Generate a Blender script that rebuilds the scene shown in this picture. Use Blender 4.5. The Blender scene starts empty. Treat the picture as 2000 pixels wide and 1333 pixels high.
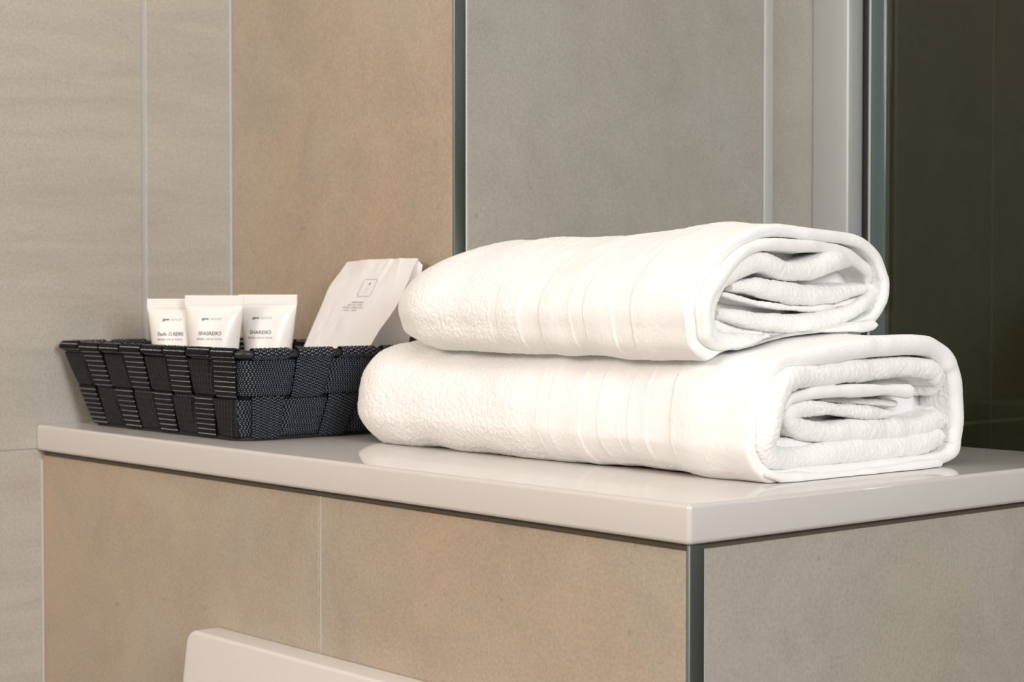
import bpy, math, random
import numpy as np
from mathutils import Vector, Matrix

scene = bpy.context.scene
C = scene.collection

# ------------------------------------------------------------------ camera
cam_data = bpy.data.cameras.new('camera')
cam = bpy.data.objects.new('camera', cam_data)
C.objects.link(cam)
cam_data.sensor_width = 36.0
cam_data.lens = 64.85
cam_data.clip_start = 0.02
cam_data.clip_end = 20
r_ = Vector((0.6494, 0.7604, 0.0)); u_ = Vector((-0.0214, 0.0183, 0.9996)); f_ = Vector((-0.7601, 0.6492, -0.0282))
m = Matrix(((r_.x, u_.x, -f_.x, 0.6817), (r_.y, u_.y, -f_.y, -0.7063), (r_.z, u_.z, -f_.z, 0.1146), (0, 0, 0, 1)))
cam.matrix_world = m
cam_data.dof.use_dof = True
cam_data.dof.focus_distance = 1.17
cam_data.dof.aperture_fstop = 16
scene.camera = cam

# ------------------------------------------------------------------ world, lamps, exposure
scene.view_settings.view_transform = 'Standard'
scene.view_settings.look = 'None'
scene.view_settings.gamma = 1
scene.view_settings.use_curve_mapping = False
scene.view_settings.exposure = 0.12
world = bpy.data.worlds.new('world'); scene.world = world
world.use_nodes = True
world.node_tree.nodes['Background'].inputs[0].default_value = (0.9, 0.95, 1, 1)
world.node_tree.nodes['Background'].inputs[1].default_value = 0.05

def area(name, loc, target, sx, sy, power, col):
    l = bpy.data.lights.new(name, 'AREA'); l.shape = 'RECTANGLE'; l.size = sx; l.size_y = sy
    l.energy = power; l.color = col
    o = bpy.data.objects.new(name, l); C.objects.link(o); o.location = loc
    d = Vector(target) - Vector(loc)
    o.rotation_euler = d.to_track_quat('-Z', 'Y').to_euler()
    return o
area('wall_light_warm', (-0.25, -1.95, 0.85), (-0.35, 0.1, 0.0), 0.8, 0.5, 18, (1.0, 0.875, 0.77))
area('fill_light_front', (0.75, -1.95, 0.75), (-0.3, 0.1, 0.0), 0.7, 0.4, 4, (1.0, 0.93, 0.86))  # added fill from the camera side to flatten shadows, no real lamp
area('wall_light_cool', (1.5, -0.45, 0.62), (-0.2, 0.2, 0.0), 0.55, 0.55, 22, (0.985, 0.99, 1.0))
area('ceiling_light_soft', (0.0, -0.7, 1.47), (0.0, -0.69, 0), 0.9, 0.9, 4.5, (1.0, 0.95, 0.9))
scene.cycles.max_bounces = 8
scene.cycles.transparent_max_bounces = 12

# ------------------------------------------------------------------ helpers
def link(o, parent=None):
    C.objects.link(o)
    if parent is not None: o.parent = parent
    return o
def empty(name, loc, label=None, cat=None, group=None):
    o = bpy.data.objects.new(name, None); o.location = loc; o.empty_display_size = 0.02; C.objects.link(o)
    tag(o, label, cat, group); return o
def tag(o, label=None, cat=None, group=None, kind=None):
    if label: o['label'] = label
    if cat: o['category'] = cat
    if group: o['group'] = group
    if kind: o['kind'] = kind
    return o
def mesh_obj(name, V, F, mat, parent=None, smooth=True, fmat=None, uv=None):
    """V (n,3) world coords; children get coordinates relative to the parent."""
    V = np.asarray(V, dtype=np.float64)
    if parent is not None: V = V - np.array(parent.location)
    me = bpy.data.meshes.new(name)
    if isinstance(F, np.ndarray):
        k = F.shape[1]; nf = len(F)
        me.vertices.add(len(V)); me.vertices.foreach_set('co', V.astype(np.float32).ravel())
        me.loops.add(nf*k); me.loops.foreach_set('vertex_index', F.astype(np.int32).ravel())
        me.polygons.add(nf); me.polygons.foreach_set('loop_start', np.arange(0, nf*k, k, dtype=np.int32))
        me.polygons.foreach_set('loop_total', np.full(nf, k, dtype=np.int32))
        me.update(calc_edges=True)
    else:
        me.from_pydata([tuple(v) for v in V], [], F)
    mats = mat if isinstance(mat, (list, tuple)) else [mat]
    for mm in mats: me.materials.append(mm)
    if fmat is not None: me.polygons.foreach_set('material_index', np.array(fmat, dtype=np.int32))
    me.polygons.foreach_set('use_smooth', np.full(len(me.polygons), bool(smooth)))
    if uv is not None:
        l = me.uv_layers.new(name='UVMap')
        idx = np.empty(len(me.loops), dtype=np.int32); me.loops.foreach_get('vertex_index', idx)
        l.data.foreach_set('uv', np.asarray(uv, dtype=np.float32)[idx].ravel())
    me.validate(); me.update()
    return link(bpy.data.objects.new(name, me), parent)
def grid_faces(nu, nv, wrap_u=False, wrap_v=False):
    iu = np.arange(nu if wrap_u else nu-1); iv = np.arange(nv if wrap_v else nv-1)
    a, b = np.meshgrid(iu, iv, indexing='ij'); a = a.ravel(); b = b.ravel()
    a2 = (a+1) % nu; b2 = (b+1) % nv
    return np.stack([a*nv+b, a2*nv+b, a2*nv+b2, a*nv+b2], 1)
class MB:
    def __init__(s): s.V = []; s.F = []; s.M = []
    def add(s, V, F, m=0):
        o = len(s.V); s.V += [tuple(v) for v in V]; s.F += [tuple(i+o for i in f) for f in F]; s.M += [m]*len(F)
    def box(s, a, b, c=0.0, m=0):
        """box with chamfered edges"""
        x0, y0, z0 = a; x1, y1, z1 = b
        if c <= 0:
            V = [(x0,y0,z0),(x1,y0,z0),(x1,y1,z0),(x0,y1,z0),(x0,y0,z1),(x1,y0,z1),(x1,y1,z1),(x0,y1,z1)]
            s.add(V, [(0,3,2,1),(4,5,6,7),(0,1,5,4),(1,2,6,5),(2,3,7,6),(3,0,4,7)], m); return
        import bmesh
        bm = bmesh.new()
        bmesh.ops.create_cube(bm, size=1.0)
        for v in bm.verts:
            v.co = Vector(((x0+x1)/2+v.co.x*(x1-x0), (y0+y1)/2+v.co.y*(y1-y0), (z0+z1)/2+v.co.z*(z1-z0)))
        bmesh.ops.bevel(bm, geom=list(bm.edges), offset=c, segments=3, profile=0.5, affect='EDGES')
        bm.verts.index_update()
        s.add([v.co[:] for v in bm.verts], [[v.index for v in f.verts] for f in bm.faces], m); bm.free()
    def build(s, name, mat, parent=None, smooth=False):
        return mesh_obj(name, s.V, s.F, mat, parent, smooth, s.M)
def auto_smooth(o, ang=35):
    me = o.data
    import bmesh
    bm = bmesh.new(); bm.from_mesh(me)
    for e in bm.edges:
        if len(e.link_faces) == 2 and e.calc_face_angle(0) > math.radians(ang): e.smooth = False
    for f in bm.faces: f.smooth = True
    bm.to_mesh(me); bm.free()

# vectorised value noise, about -1..1
_rng = np.random.default_rng(7)
_tab = _rng.random(65536)*2-1
def _h(i, j, k):
    return _tab[((i*73856093) ^ (j*19349663) ^ (k*83492791)) & 65535]
def noise3(P, cell, seed=0):
    p = P/cell + 1000.37 + seed*17.13
    i = np.floor(p).astype(np.int64); f = p-i; f = f*f*(3-2*f)
    out = 0
    for dx in (0, 1):
        wx = f[..., 0] if dx else 1-f[..., 0]
        for dy in (0, 1):
            wy = f[..., 1] if dy else 1-f[..., 1]
            for dz in (0, 1):
                wz = f[..., 2] if dz else 1-f[..., 2]
                out = out + wx*wy*wz*_h(i[..., 0]+dx, i[..., 1]+dy, i[..., 2]+dz)
    return out
def sstep(a, b, x):
    t = np.clip((x-a)/(b-a), 0, 1); return t*t*(3-2*t)
def spline(P, n, closed=False):
    """Catmull-Rom through P resampled to n points of equal arc length"""
    P = np.asarray(P, float); k = len(P)
    if closed: Q = np.vstack([P[-1:], P, P[:2]]); segs = k
    else: Q = np.vstack([2*P[:1]-P[1:2], P, 2*P[-1:]-P[-2:-1]]); segs = k-1
    out = []
    for i in range(segs):
        p0, p1, p2, p3 = Q[i], Q[i+1], Q[i+2], Q[i+3]
        t = np.linspace(0, 1, 40, endpoint=False)[:, None]
        out.append(0.5*((2*p1)+(-p0+p2)*t+(2*p0-5*p1+4*p2-p3)*t*t+(-p0+3*p1-3*p2+p3)*t**3))
    out = np.vstack(out)
    if closed: out = np.vstack([out, out[:1]])
    else: out = np.vstack([out, P[-1:]])
    d = np.r_[0, np.cumsum(np.linalg.norm(np.diff(out[:, -2:], axis=0), axis=1))]
    s = np.linspace(0, d[-1], n+1)[:-1] if closed else np.linspace(0, d[-1], n)
    return np.stack([np.interp(s, d, out[:, j]) for j in range(out.shape[1])], 1), d[-1]

# ------------------------------------------------------------------ materials
def newmat(name):
    mt = bpy.data.materials.new(name); mt.use_nodes = True
    nt = mt.node_tree; b = nt.nodes['Principled BSDF']
    return mt, nt, b
def simple(name, col, rough=0.5, metal=0.0, spec=0.5):
    mt, nt, b = newmat(name)
    b.inputs['Base Color'].default_value = (*col, 1); b.inputs['Roughness'].default_value = rough
    b.inputs['Metallic'].default_value = metal; b.inputs['Specular IOR Level'].default_value = spec
    return mt
def N(nt, typ, **kw):
    n = nt.nodes.new(typ)
    for k, v in kw.items():
        if k in n.inputs: n.inputs[k].default_value = v
        else: setattr(n, k, v)
    return n
def ramp(nt, stops):
    n = nt.nodes.new('ShaderNodeValToRGB'); cr = n.color_ramp
    while len(cr.elements) < len(stops): cr.elements.new(0.5)
    for e, (p, c) in zip(cr.elements, stops): e.position = p; e.color = (*c, 1)
    return n
def tile_mat(name, base, warm, dark, stretch=(1, 1, 1), big=3.0, seed=0.0, rough=0.42):
    """cement look porcelain: cloudy patches, brushed streaks, fine grains"""
    mt, nt, b = newmat(name); L = nt.links.new
    tc = N(nt, 'ShaderNodeTexCoord'); mp = N(nt, 'ShaderNodeMapping')
    mp.inputs['Location'].default_value = (seed, seed*0.7, seed*1.3)
    L(tc.outputs['Object'], mp.inputs['Vector'])
    n1 = N(nt, 'ShaderNodeTexNoise', Scale=big, Detail=4.0, Roughness=0.55, Distortion=0.3); L(mp.outputs[0], n1.inputs['Vector'])
    ms = N(nt, 'ShaderNodeMapping'); ms.inputs['Scale'].default_value = stretch; L(mp.outputs[0], ms.inputs['Vector'])
    n2 = N(nt, 'ShaderNodeTexNoise', Scale=12.0, Detail=8.0, Roughness=0.7, Distortion=0.6); L(ms.outputs[0], n2.inputs['Vector'])
    n3 = N(nt, 'ShaderNodeTexNoise', Scale=420.0, Detail=3.0, Roughness=0.7); L(mp.outputs[0], n3.inputs['Vector'])
    r1 = ramp(nt, [(0.38, base), (0.64, warm)]); L(n1.outputs[0], r1.inputs[0])
    mx = N(nt, 'ShaderNodeMix', data_type='RGBA', blend_type='MIX')
    r2 = ramp(nt, [(0.40, (0, 0, 0)), (0.70, (0.7, 0.7, 0.7))]); L(n2.outputs[0], r2.inputs[0])
    L(r2.outputs[0], mx.inputs[0]); L(r1.outputs[0], mx.inputs[6]); mx.inputs[7].default_value = (*dark, 1)
    m2 = N(nt, 'ShaderNodeMix', data_type='RGBA', blend_type='MULTIPLY'); m2.inputs[0].default_value = 1
    r3 = ramp(nt, [(0.3, (0.86, 0.86, 0.86)), (0.7, (1.08, 1.08, 1.08))]); L(n3.outputs[0], r3.inputs[0])
    L(mx.outputs[2], m2.inputs[6]); L(r3.outputs[0], m2.inputs[7])
    # sparse dark pits
    vo = N(nt, 'ShaderNodeTexNoise', Scale=90.0, Detail=2.0, Roughness=0.5); L(mp.outputs[0], vo.inputs['Vector'])
    r4 = ramp(nt, [(0.20, (0.82, 0.8, 0.77)), (0.27, (1, 1, 1))]); L(vo.outputs[0], r4.inputs[0])
    m3 = N(nt, 'ShaderNodeMix', data_type='RGBA', blend_type='MULTIPLY'); m3.inputs[0].default_value = 1
    L(m2.outputs[2], m3.inputs[6]); L(r4.outputs[0], m3.inputs[7])
    L(m3.outputs[2], b.inputs['Base Color'])
    b.inputs['Roughness'].default_value = rough; b.inputs['Specular IOR Level'].default_value = 0.4
    bp = N(nt, 'ShaderNodeBump', Strength=0.25, Distance=0.0006); L(n2.outputs[0], bp.inputs['Height']); L(bp.outputs[0], b.inputs['Normal'])
    return mt
GREIGE = (0.46, 0.40, 0.33); WARM = (0.47, 0.375, 0.285); DARK = (0.36, 0.305, 0.245)
M = {}
M['tile_x'] = tile_mat('taupe_tile_streaked', (0.51, 0.475, 0.42), (0.52, 0.47, 0.40), (0.41, 0.375, 0.325), (1, 0.35, 2.6), 2.5, 0.3)
M['tile_y'] = tile_mat('taupe_tile_mottled', (0.425, 0.368, 0.295), (0.46, 0.345, 0.245), (0.35, 0.285, 0.22), (1, 1, 1), 4.0, 1.7)  # warmer than the side-facing tiles: warm light partly put into the colour
M['tile_shower'] = tile_mat('taupe_tile_shower', (0.43, 0.41, 0.37), (0.44, 0.405, 0.35), (0.36, 0.335, 0.295), (1, 1, 1), 3.0, 4.1)
M['tile_ledge'] = tile_mat('taupe_tile_ledge', (0.42, 0.395, 0.35), (0.42, 0.375, 0.31), (0.33, 0.30, 0.255), (1, 1, 1), 5.0, 2.2)
M['grout'] = simple('light_grey_grout', (0.50, 0.50, 0.495), 0.8)
M['grout_pale'] = simple('pale_grout', (0.8, 0.8, 0.76), 0.8)
M['plaster'] = simple('white_painted_plaster', (0.75, 0.74, 0.72), 0.7)
M['floor'] = tile_mat('floor_tile', (0.35, 0.32, 0.28), (0.37, 0.33, 0.28), (0.3, 0.27, 0.23), (1, 1, 1), 3.0, 9.0)
M['slab'] = simple('pale_beige_solid_surface', (0.60, 0.565, 0.54), 0.05, 0, 0.75)
M['trim'] = simple('brushed_steel_trim', (0.27, 0.295, 0.285), 0.4, 1.0)
M['alu'] = simple('satin_aluminium', (0.46, 0.47, 0.465), 0.36, 0.25)
M['rubber'] = simple('black_rubber_gasket', (0.012, 0.012, 0.012), 0.5)
M['ceramic'] = simple('white_lacquered_lid', (0.67, 0.63, 0.60), 0.18)
M['seal'] = simple('blue_grey_seal_strip', (0.085, 0.115, 0.115), 0.12)

# tinted glass: fresnel reflection over a tinted see-through body
mt, nt, b = newmat('grey_tinted_glass')
nt.nodes.remove(b); out = nt.nodes['Material Output']
tr = N(nt, 'ShaderNodeBsdfTransparent', Color=(0.68, 0.71, 0.61, 1)); gl = N(nt, 'ShaderNodeBsdfGlossy', Roughness=0.01)
fr = N(nt, 'ShaderNodeFresnel', IOR=1.5); mx = N(nt, 'ShaderNodeMixShader')
nt.links.new(fr.outputs[0], mx.inputs[0]); nt.links.new(tr.outputs[0], mx.inputs[1]); nt.links.new(gl.outputs[0], mx.inputs[2])
nt.links.new(mx.outputs[0], out.inputs['Surface'])
M['glass'] = mt
M['streak_strip'] = simple('pale_grey_strip', (0.50, 0.50, 0.475), 0.35)
M['gap_filler'] = simple('dark_brown_gap_filler', (0.09, 0.07, 0.05), 0.7)

# terry and woven cotton
def cotton(name, col, scale, strength, dist, sheen):
    mt, nt, b = newmat(name); L = nt.links.new
    b.inputs['Base Color'].default_value = (*col, 1); b.inputs['Roughness'].default_value = 0.9
    b.inputs['Specular IOR Level'].default_value = 0.15
    b.inputs['Sheen Weight'].default_value = sheen; b.inputs['Sheen Roughness'].default_value = 0.5
    b.inputs['Subsurface Weight'].default_value = 0.25; b.inputs['Subsurface Radius'].default_value = (1, 0.95, 0.9)
    b.inputs['Subsurface Scale'].default_value = 0.002
    tc = N(nt, 'ShaderNodeTexCoord')
    n = N(nt, 'ShaderNodeTexNoise', Scale=scale, Detail=3.0, Roughness=0.65); L(tc.outputs['Object'], n.inputs['Vector'])
    bp = N(nt, 'ShaderNodeBump', Strength=strength, Distance=dist); L(n.outputs[0], bp.inputs['Height']); L(bp.outputs[0], b.inputs['Normal'])
    return mt
M['terry'] = cotton('white_terry', (0.88, 0.87, 0.855), 1300, 0.5, 0.0004, 0.3)
M['hem'] = cotton('white_woven_hem', (0.86, 0.85, 0.83), 2200, 0.25, 0.0002, 0.15)

# ------------------------------------------------------------------ room
XW = -0.764; D1 = 0.1925; XP = -0.44; FL = -0.98; CE = 1.5; XR = 1.75; YF = -2.1; YS = 1.75
G = 0.0009   # grout set back behind the tile face
def wall_tiles(name, axis, pos, sgn, us, vs, mat, joint=0.003, parent=None, back=0.03, start_joint=False, grout=None, vjoint=None):
    """tiled wall: plane axis=pos facing sgn; us/vs = joint positions incl. ends (u: other horizontal axis, v: z)"""
    mb = MB()
    def P(u, v, d):
        return (pos+sgn*d, u, v) if axis == 0 else (u, pos+sgn*d, v)
    flip = (sgn < 0) if axis == 0 else (sgn > 0)
    def quad(a, b, c, d, m):
        mb.add([a, b, c, d], [(0, 1, 2, 3) if not flip else (3, 2, 1, 0)], m)
    u0, u1, v0, v1 = us[0], us[-1], vs[0], vs[-1]
    # grout body
    if axis == 0: mb.box((min(pos-sgn*G, pos-sgn*back), u0, v0), (max(pos-sgn*G, pos-sgn*back), u1, v1), 0, 1)
    else: mb.box((u0, min(pos-sgn*G, pos-sgn*back), v0), (u1, max(pos-sgn*G, pos-sgn*back), v1), 0, 1)
    e = 0.0006; h = joint/2; hv = (vjoint or joint)/2
    for i in range(len(us)-1):
        for j in range(len(vs)-1):
            a = us[i]+(h if i or start_joint else 0); bb = us[i+1]-(h if i < len(us)-2 else 0); c = vs[j]+(hv if j else 0); d = vs[j+1]-(hv if j < len(vs)-2 else 0)
            quad(P(a+e, c+e, 0), P(bb-e, c+e, 0), P(bb-e, d-e, 0), P(a+e, d-e, 0), 0)
            for (p, q) in (((a, c), (bb, c)), ((bb, c), (bb, d)), ((bb, d), (a, d)), ((a, d), (a, c))):
                def ins(t): return (t[0]+(e if t[0] == a else -e), t[1]+(e if t[1] == c else -e))
                pi, qi = ins(p), ins(q)
                quad(P(p[0], p[1], -e), P(q[0], q[1], -e), P(qi[0], qi[1], 0), P(pi[0], pi[1], 0), 0)
                quad(P(p[0], p[1], -G-0.0005), P(q[0], q[1], -G-0.0005), P(q[0], q[1], -e), P(p[0], p[1], -e), 0)
    o = mb.build(name, [mat, grout or M['grout']], parent); tag(o, kind='structure'); return o
VJ = [FL, -0.6215, -0.0215, 0.5785, 1.1785, CE]
wall_tiles('wall_left', 0, XW, 1, [YF, -1.6966, -1.0966, -0.4966, 0.1034, D1+0.001], VJ, M['tile_x'], 0.0042, vjoint=0.0014)
wall_tiles('wall_back', 1, D1, -1, [XW, XP-0.0024], VJ[2:], M['tile_y'], 0.003)
wall_tiles('wall_pillar', 0, XP, 1, [D1+0.012, 0.901, 1.501, YS], VJ, M['tile_shower'], 0.0036, start_joint=True, grout=M['grout_pale'])
# ledge (cistern boxing) under the shelf
wall_tiles('wall_ledge_front', 1, 0.005, -1, [XW, -0.352, -0.0075], [FL, -0.6215, -0.0262], M['tile_y'], 0.0028)
wall_tiles('wall_ledge_end', 0, -0.005, 1, [0.0172, 0.409], [FL, -0.6215, -0.0258], M['tile_ledge'], 0.0028, start_joint=True)
def sbox(name, a, b, mat, c=0.0, kind='structure'):
    mb = MB(); mb.box(a, b, c); o = mb.build(name, mat); tag(o, kind=kind); return o
sbox('trim_5', (XW+0.001, 0.0065, -0.03), (-0.0065, 0.036, -0.0221), M['gap_filler'])  # dark brown filler strips recessed in the gap under the shelf
sbox('trim_6', (-0.036, 0.036, -0.03), (-0.0065, 0.41, -0.0221), M['gap_filler'])
sbox('wall_ledge_back', (XP, 0.38, FL), (-0.036, 0.409, -0.0225), M['grout'])
sbox('wall_ledge_core', (XW, 0.036, -0.031), (-0.036, D1, -0.0225), M['grout'])
sbox('wall_shower', (XP-0.03, YS, FL), (XR, YS+0.05, CE), M['tile_shower'])
sbox('wall_right', (XR, YF, FL), (XR+0.05, YS, CE), M['tile_shower'])
sbox('wall_front', (XW, YF-0.05, FL), (XR, YF, CE), M['plaster'])
sbox('floor', (XW-0.05, YF-0.05, FL-0.05), (XR+0.05, YS+0.05, FL), M['floor'])
sbox('ceiling', (XW-0.05, YF-0.05, CE), (XR+0.05, YS+0.05, CE+0.05), M['plaster'])
# metal corner trims: 11 mm strip showing on the side that faces +X
def corner_trim(name, x, y, z0, z1):
    mb = MB(); mb.box((x-0.0022, y-0.0001, z0), (x+0.0003, y+0.0118, z1), 0.0006); o = mb.build(name, M['trim']); auto_smooth(o, 50); tag(o, kind='structure')
corner_trim('trim_1', XP, D1, 0.0, CE)
corner_trim('trim_2', -0.005, 0.005, FL, -0.0225)
# light silicone joint in the corners
mb = MB(); mb.box((XW, D1-0.0025, -0.0), (XW+0.0025, D1, CE), 0.0006); o = mb.build('trim_3', M['grout']); tag(o, kind='structure')
mb = MB(); mb.box((XW, 0.0028, FL), (XW+0.0022, 0.005, -0.03), 0.0006); o = mb.build('trim_4', M['grout']); tag(o, kind='structure')

# ------------------------------------------------------------------ shelf slab (L shaped, wraps behind the pillar corner)
import bmesh
bm = bmesh.new()
zs = (-0.022, 0.0)
out_ = [(XW+0.0006, 0.0), (0.0, 0.0), (0.0, 0.414), (XP+0.0008, 0.414), (XP+0.0008, D1-0.0008), (XW+0.0006, D1-0.0008)]
vb = [bm.verts.new((x, y, zs[0])) for x, y in out_]; vt = [bm.verts.new((x, y, zs[1])) for x, y in out_]
bm.faces.new(vb[::-1]); bm.faces.new(vt)
for i in range(6): bm.faces.new((vb[i], vb[(i+1) % 6], vt[(i+1) % 6], vt[i]))
bm.normal_update()
be = [e for e in bm.edges if all(abs(v.co.y) < 1e-6 for v in e.verts) or all(abs(v.co.x) < 1e-6 for v in e.verts)]
be += [e for e in bm.edges if all(abs(v.co.y-0.414) < 1e-6 for v in e.verts) and e not in be]
be = [e for e in set(be) if not all(abs(v.co.x-(XW+0.0006)) < 1e-5 for v in e.verts) and not all(abs(v.co.x-(XP+0.0008)) < 1e-5 for v in e.verts)]
bmesh.ops.bevel(bm, geom=be, offset=0.0028, segments=5, profile=0.5, affect='EDGES')
me = bpy.data.meshes.new('shelf'); bm.to_mesh(me); bm.free(); me.materials.append(M['slab'])
shelf = link(bpy.data.objects.new('shelf', me)); auto_smooth(shelf, 40)
tag(shelf, 'pale beige glossy slab shelf with rounded edges on top of the tiled ledge', 'shelf')

# ------------------------------------------------------------------ shower screen
scr = empty('shower_screen', (XP, 0.63, FL), 'grey tinted glass shower screen in an aluminium wall profile behind the towels', 'shower screen')
mb = MB(); mb.box((XP, 0.617, FL), (XP+0.042, 0.6385, CE-0.02), 0.0015); o = mb.build('wall_profile', M['alu'], scr); auto_smooth(o, 50)
mb = MB(); mb.box((XP, 0.5490, FL), (XP+0.0022, 0.5615, CE-0.02), 0.0016); o = mb.build('wall_streak_strip', M['streak_strip'], scr); auto_smooth(o, 60)  # pale strip added in place of a vertical streak on the wall
mb = MB(); mb.box((XP+0.002, 0.6390, FL), (XP+0.0480, 0.6450, CE-0.02), 0.001); mb.build('gasket', M['rubber'], scr)
mb = MB(); mb.box((XP+0.0482, 0.6385, FL), (XP+0.0506, 0.6455, CE-0.02), 0.0005); mb.build('seal_lip', M['alu'], scr)
mb = MB(); mb.box((XP+0.0508, 0.638, FL), (XP+0.068, 0.646, CE-0.02), 0.0022); o = mb.build('edge_seal', M['seal'], scr); auto_smooth(o, 60)
mb = MB(); mb.box((XP+0.0682, 0.639, FL), (XR-0.01, 0.645, CE-0.02), 0.0006); mb.build('glass_pane', M['glass'], scr)

# fold centre lines measured in mm: (x of the cut end, y, z)
PTS = {
  'LOW_OUT': [(-45.0,121.8,-0.7),(-45.0,103.8,5.0),(-45.0,93.1,17.7),(-45.0,91.3,29.7),(-45.0,93.4,44.6),(-45.0,99.9,59.3),(-45.0,115.9,73.2),(-45.0,145.3,78.6),(-45.0,207.2,85.3),(-45.0,258.8,85.1),(-45.0,277.7,79.8),(-45.0,292.5,69.5),(-45.0,298.8,52.6),(-45.0,301.2,35.7),(-45.0,300.9,19.0),(-45.0,293.3,4.3),(-45.0,259.7,-0.3),(-45.0,188.0,-0.5)],
  'LOW_A': [(-52.0,309.1,51.3),(-42.0,279.2,60.7),(-42.0,244.5,64.9),(-42.0,203.6,63.9),(-40.0,171.7,64.8),(-37.0,144.4,64.2),(-33.0,119.0,58.5),(-30.0,100.9,48.0),(-30.0,94.8,36.4),(-32.0,96.2,25.8),(-36.0,107.9,16.9),(-42.0,136.6,12.9),(-42.0,174.5,13.4),(-42.0,214.1,13.7),(-42.0,255.5,15.6),(-42.0,282.4,19.4)],
  'LOW_B': [(-55.0,317.9,41.4),(-48.0,300.4,33.6),(-43.0,270.1,26.6),(-43.0,246.2,25.2),(-43.0,205.2,26.2),(-43.0,166.0,27.3),(-43.0,141.4,31.0),(-43.0,131.6,38.5),(-43.0,143.2,42.9),(-43.0,165.9,41.9),(-43.0,205.1,38.0),(-43.0,227.9,35.7)],
  'LOW_G': [(-50.0,118.3,22.6),(-50.0,145.9,19.2),(-50.0,184.2,19.0),(-50.0,234.5,18.8)],
  'LOW_C': [(-40.0,122.7,42.1),(-40.0,130.4,48.4),(-40.0,152.7,52.2),(-40.0,191.3,52.0),(-40.0,221.4,51.2),(-40.0,245.2,49.4)],
  'LOW_D': [(-52.0,167.0,47.4),(-52.0,206.3,44.6),(-52.0,244.7,41.1)],
  'LOW_E': [(-38.0,104.8,7.0),(-38.0,125.2,2.4),(-38.0,160.2,0.9),(-38.0,199.1,0.6),(-38.0,239.9,1.5),(-38.0,273.3,2.3)],
  'LOW_F': [(-55.0,241.0,7.4),(-55.0,283.7,9.2),(-55.0,306.9,11.9),(-55.0,309.2,7.7)],
  'UP_OUT': [(-85.0,111.2,70.3),(-85.0,89.0,77.9),(-85.0,82.9,91.8),(-85.0,81.9,103.9),(-85.0,88.0,117.6),(-85.0,104.2,133.6),(-85.0,129.0,147.9),(-85.0,161.6,155.2),(-85.0,205.5,153.0),(-85.0,241.2,151.1),(-85.0,263.3,140.8),(-85.0,272.6,126.4),(-85.0,274.8,116.3),(-85.0,270.1,102.7),(-85.0,253.2,89.5),(-85.0,206.0,79.6),(-85.0,152.7,72.4)],
  'UP_2': [(-95.0,281.7,111.1),(-88.0,263.0,124.7),(-85.0,236.1,137.1),(-83.0,213.2,141.0),(-80.0,180.0,141.8),(-78.0,149.1,141.9),(-77.0,130.4,139.1),(-75.0,111.4,132.4),(-74.0,95.7,123.1),(-73.0,86.0,111.5),(-73.0,83.4,100.4),(-74.0,86.2,90.4),(-76.0,97.1,83.2),(-80.0,116.6,79.6),(-84.0,146.8,80.2)],
  'UP_3': [(-98.0,276.1,132.6),(-90.0,248.5,134.3),(-80.0,219.8,132.6),(-80.0,194.8,126.5),(-80.0,170.5,125.7),(-80.0,149.1,131.2),(-80.0,130.5,127.3),(-80.0,113.7,119.8),(-78.0,102.7,110.0),(-77.0,97.3,99.3),(-78.0,100.1,90.1),(-80.0,111.2,82.8),(-80.0,133.1,80.5),(-85.0,162.1,81.8)],
  'UP_4': [(-85.0,124.6,115.5),(-82.0,144.4,116.1),(-82.0,177.7,112.3),(-82.0,217.3,111.0),(-82.0,253.4,115.2)],
  'UP_5': [(-88.0,118.8,111.8),(-88.0,146.4,106.7),(-88.0,179.8,103.0),(-88.0,219.5,103.0),(-88.0,255.7,108.9)],
  'UP_6': [(-90.0,116.4,99.9),(-83.0,127.1,98.0),(-83.0,155.0,94.0),(-83.0,193.6,92.9),(-83.0,228.8,97.1),(-83.0,252.1,105.5),(-87.0,267.7,113.5),(-95.0,281.6,123.1)],
  'UP_8': [(-90.0,114.2,93.7),(-90.0,134.8,87.2),(-90.0,162.9,85.5),(-90.0,192.0,86.3),(-90.0,232.3,89.7)],
  'UP_7': [(-75.0,118.5,74.8),(-75.0,136.8,76.2),(-75.0,165.0,79.1),(-75.0,194.1,83.0),(-75.0,224.2,88.0),(-75.0,253.2,91.3)],
}
# ------------------------------------------------------------------ towels
def grid_normals(P, wrap_u=False):
    if wrap_u: du = np.roll(P, -1, 0)-np.roll(P, 1, 0)
    else: du = np.gradient(P, axis=0)
    dv = np.gradient(P, axis=1)
    n = np.cross(du, dv); l = np.linalg.norm(n, axis=2, keepdims=True)
    return n/np.maximum(l, 1e-12)
_rot = np.array([[0.36, 0.48, -0.80], [-0.80, 0.60, 0.0], [0.48, 0.64, 0.60]])
_rot2 = np.array([[0.60, 0.0, 0.80], [0.64, 0.60, -0.48], [-0.48, 0.80, 0.36]])
def terry_disp(P, amp):
    Q1 = P@_rot; Q2 = P@_rot2
    return amp*(noise3(Q1, 0.0013, 1)*0.6+noise3(Q2, 0.0010, 4)*0.5+noise3(Q2, 0.0026, 2)*0.35-0.1)
def low_disp(P, seed):
    return noise3(P, 0.055, seed)*0.0030+noise3(P, 0.022, seed+1)*0.0011

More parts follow.
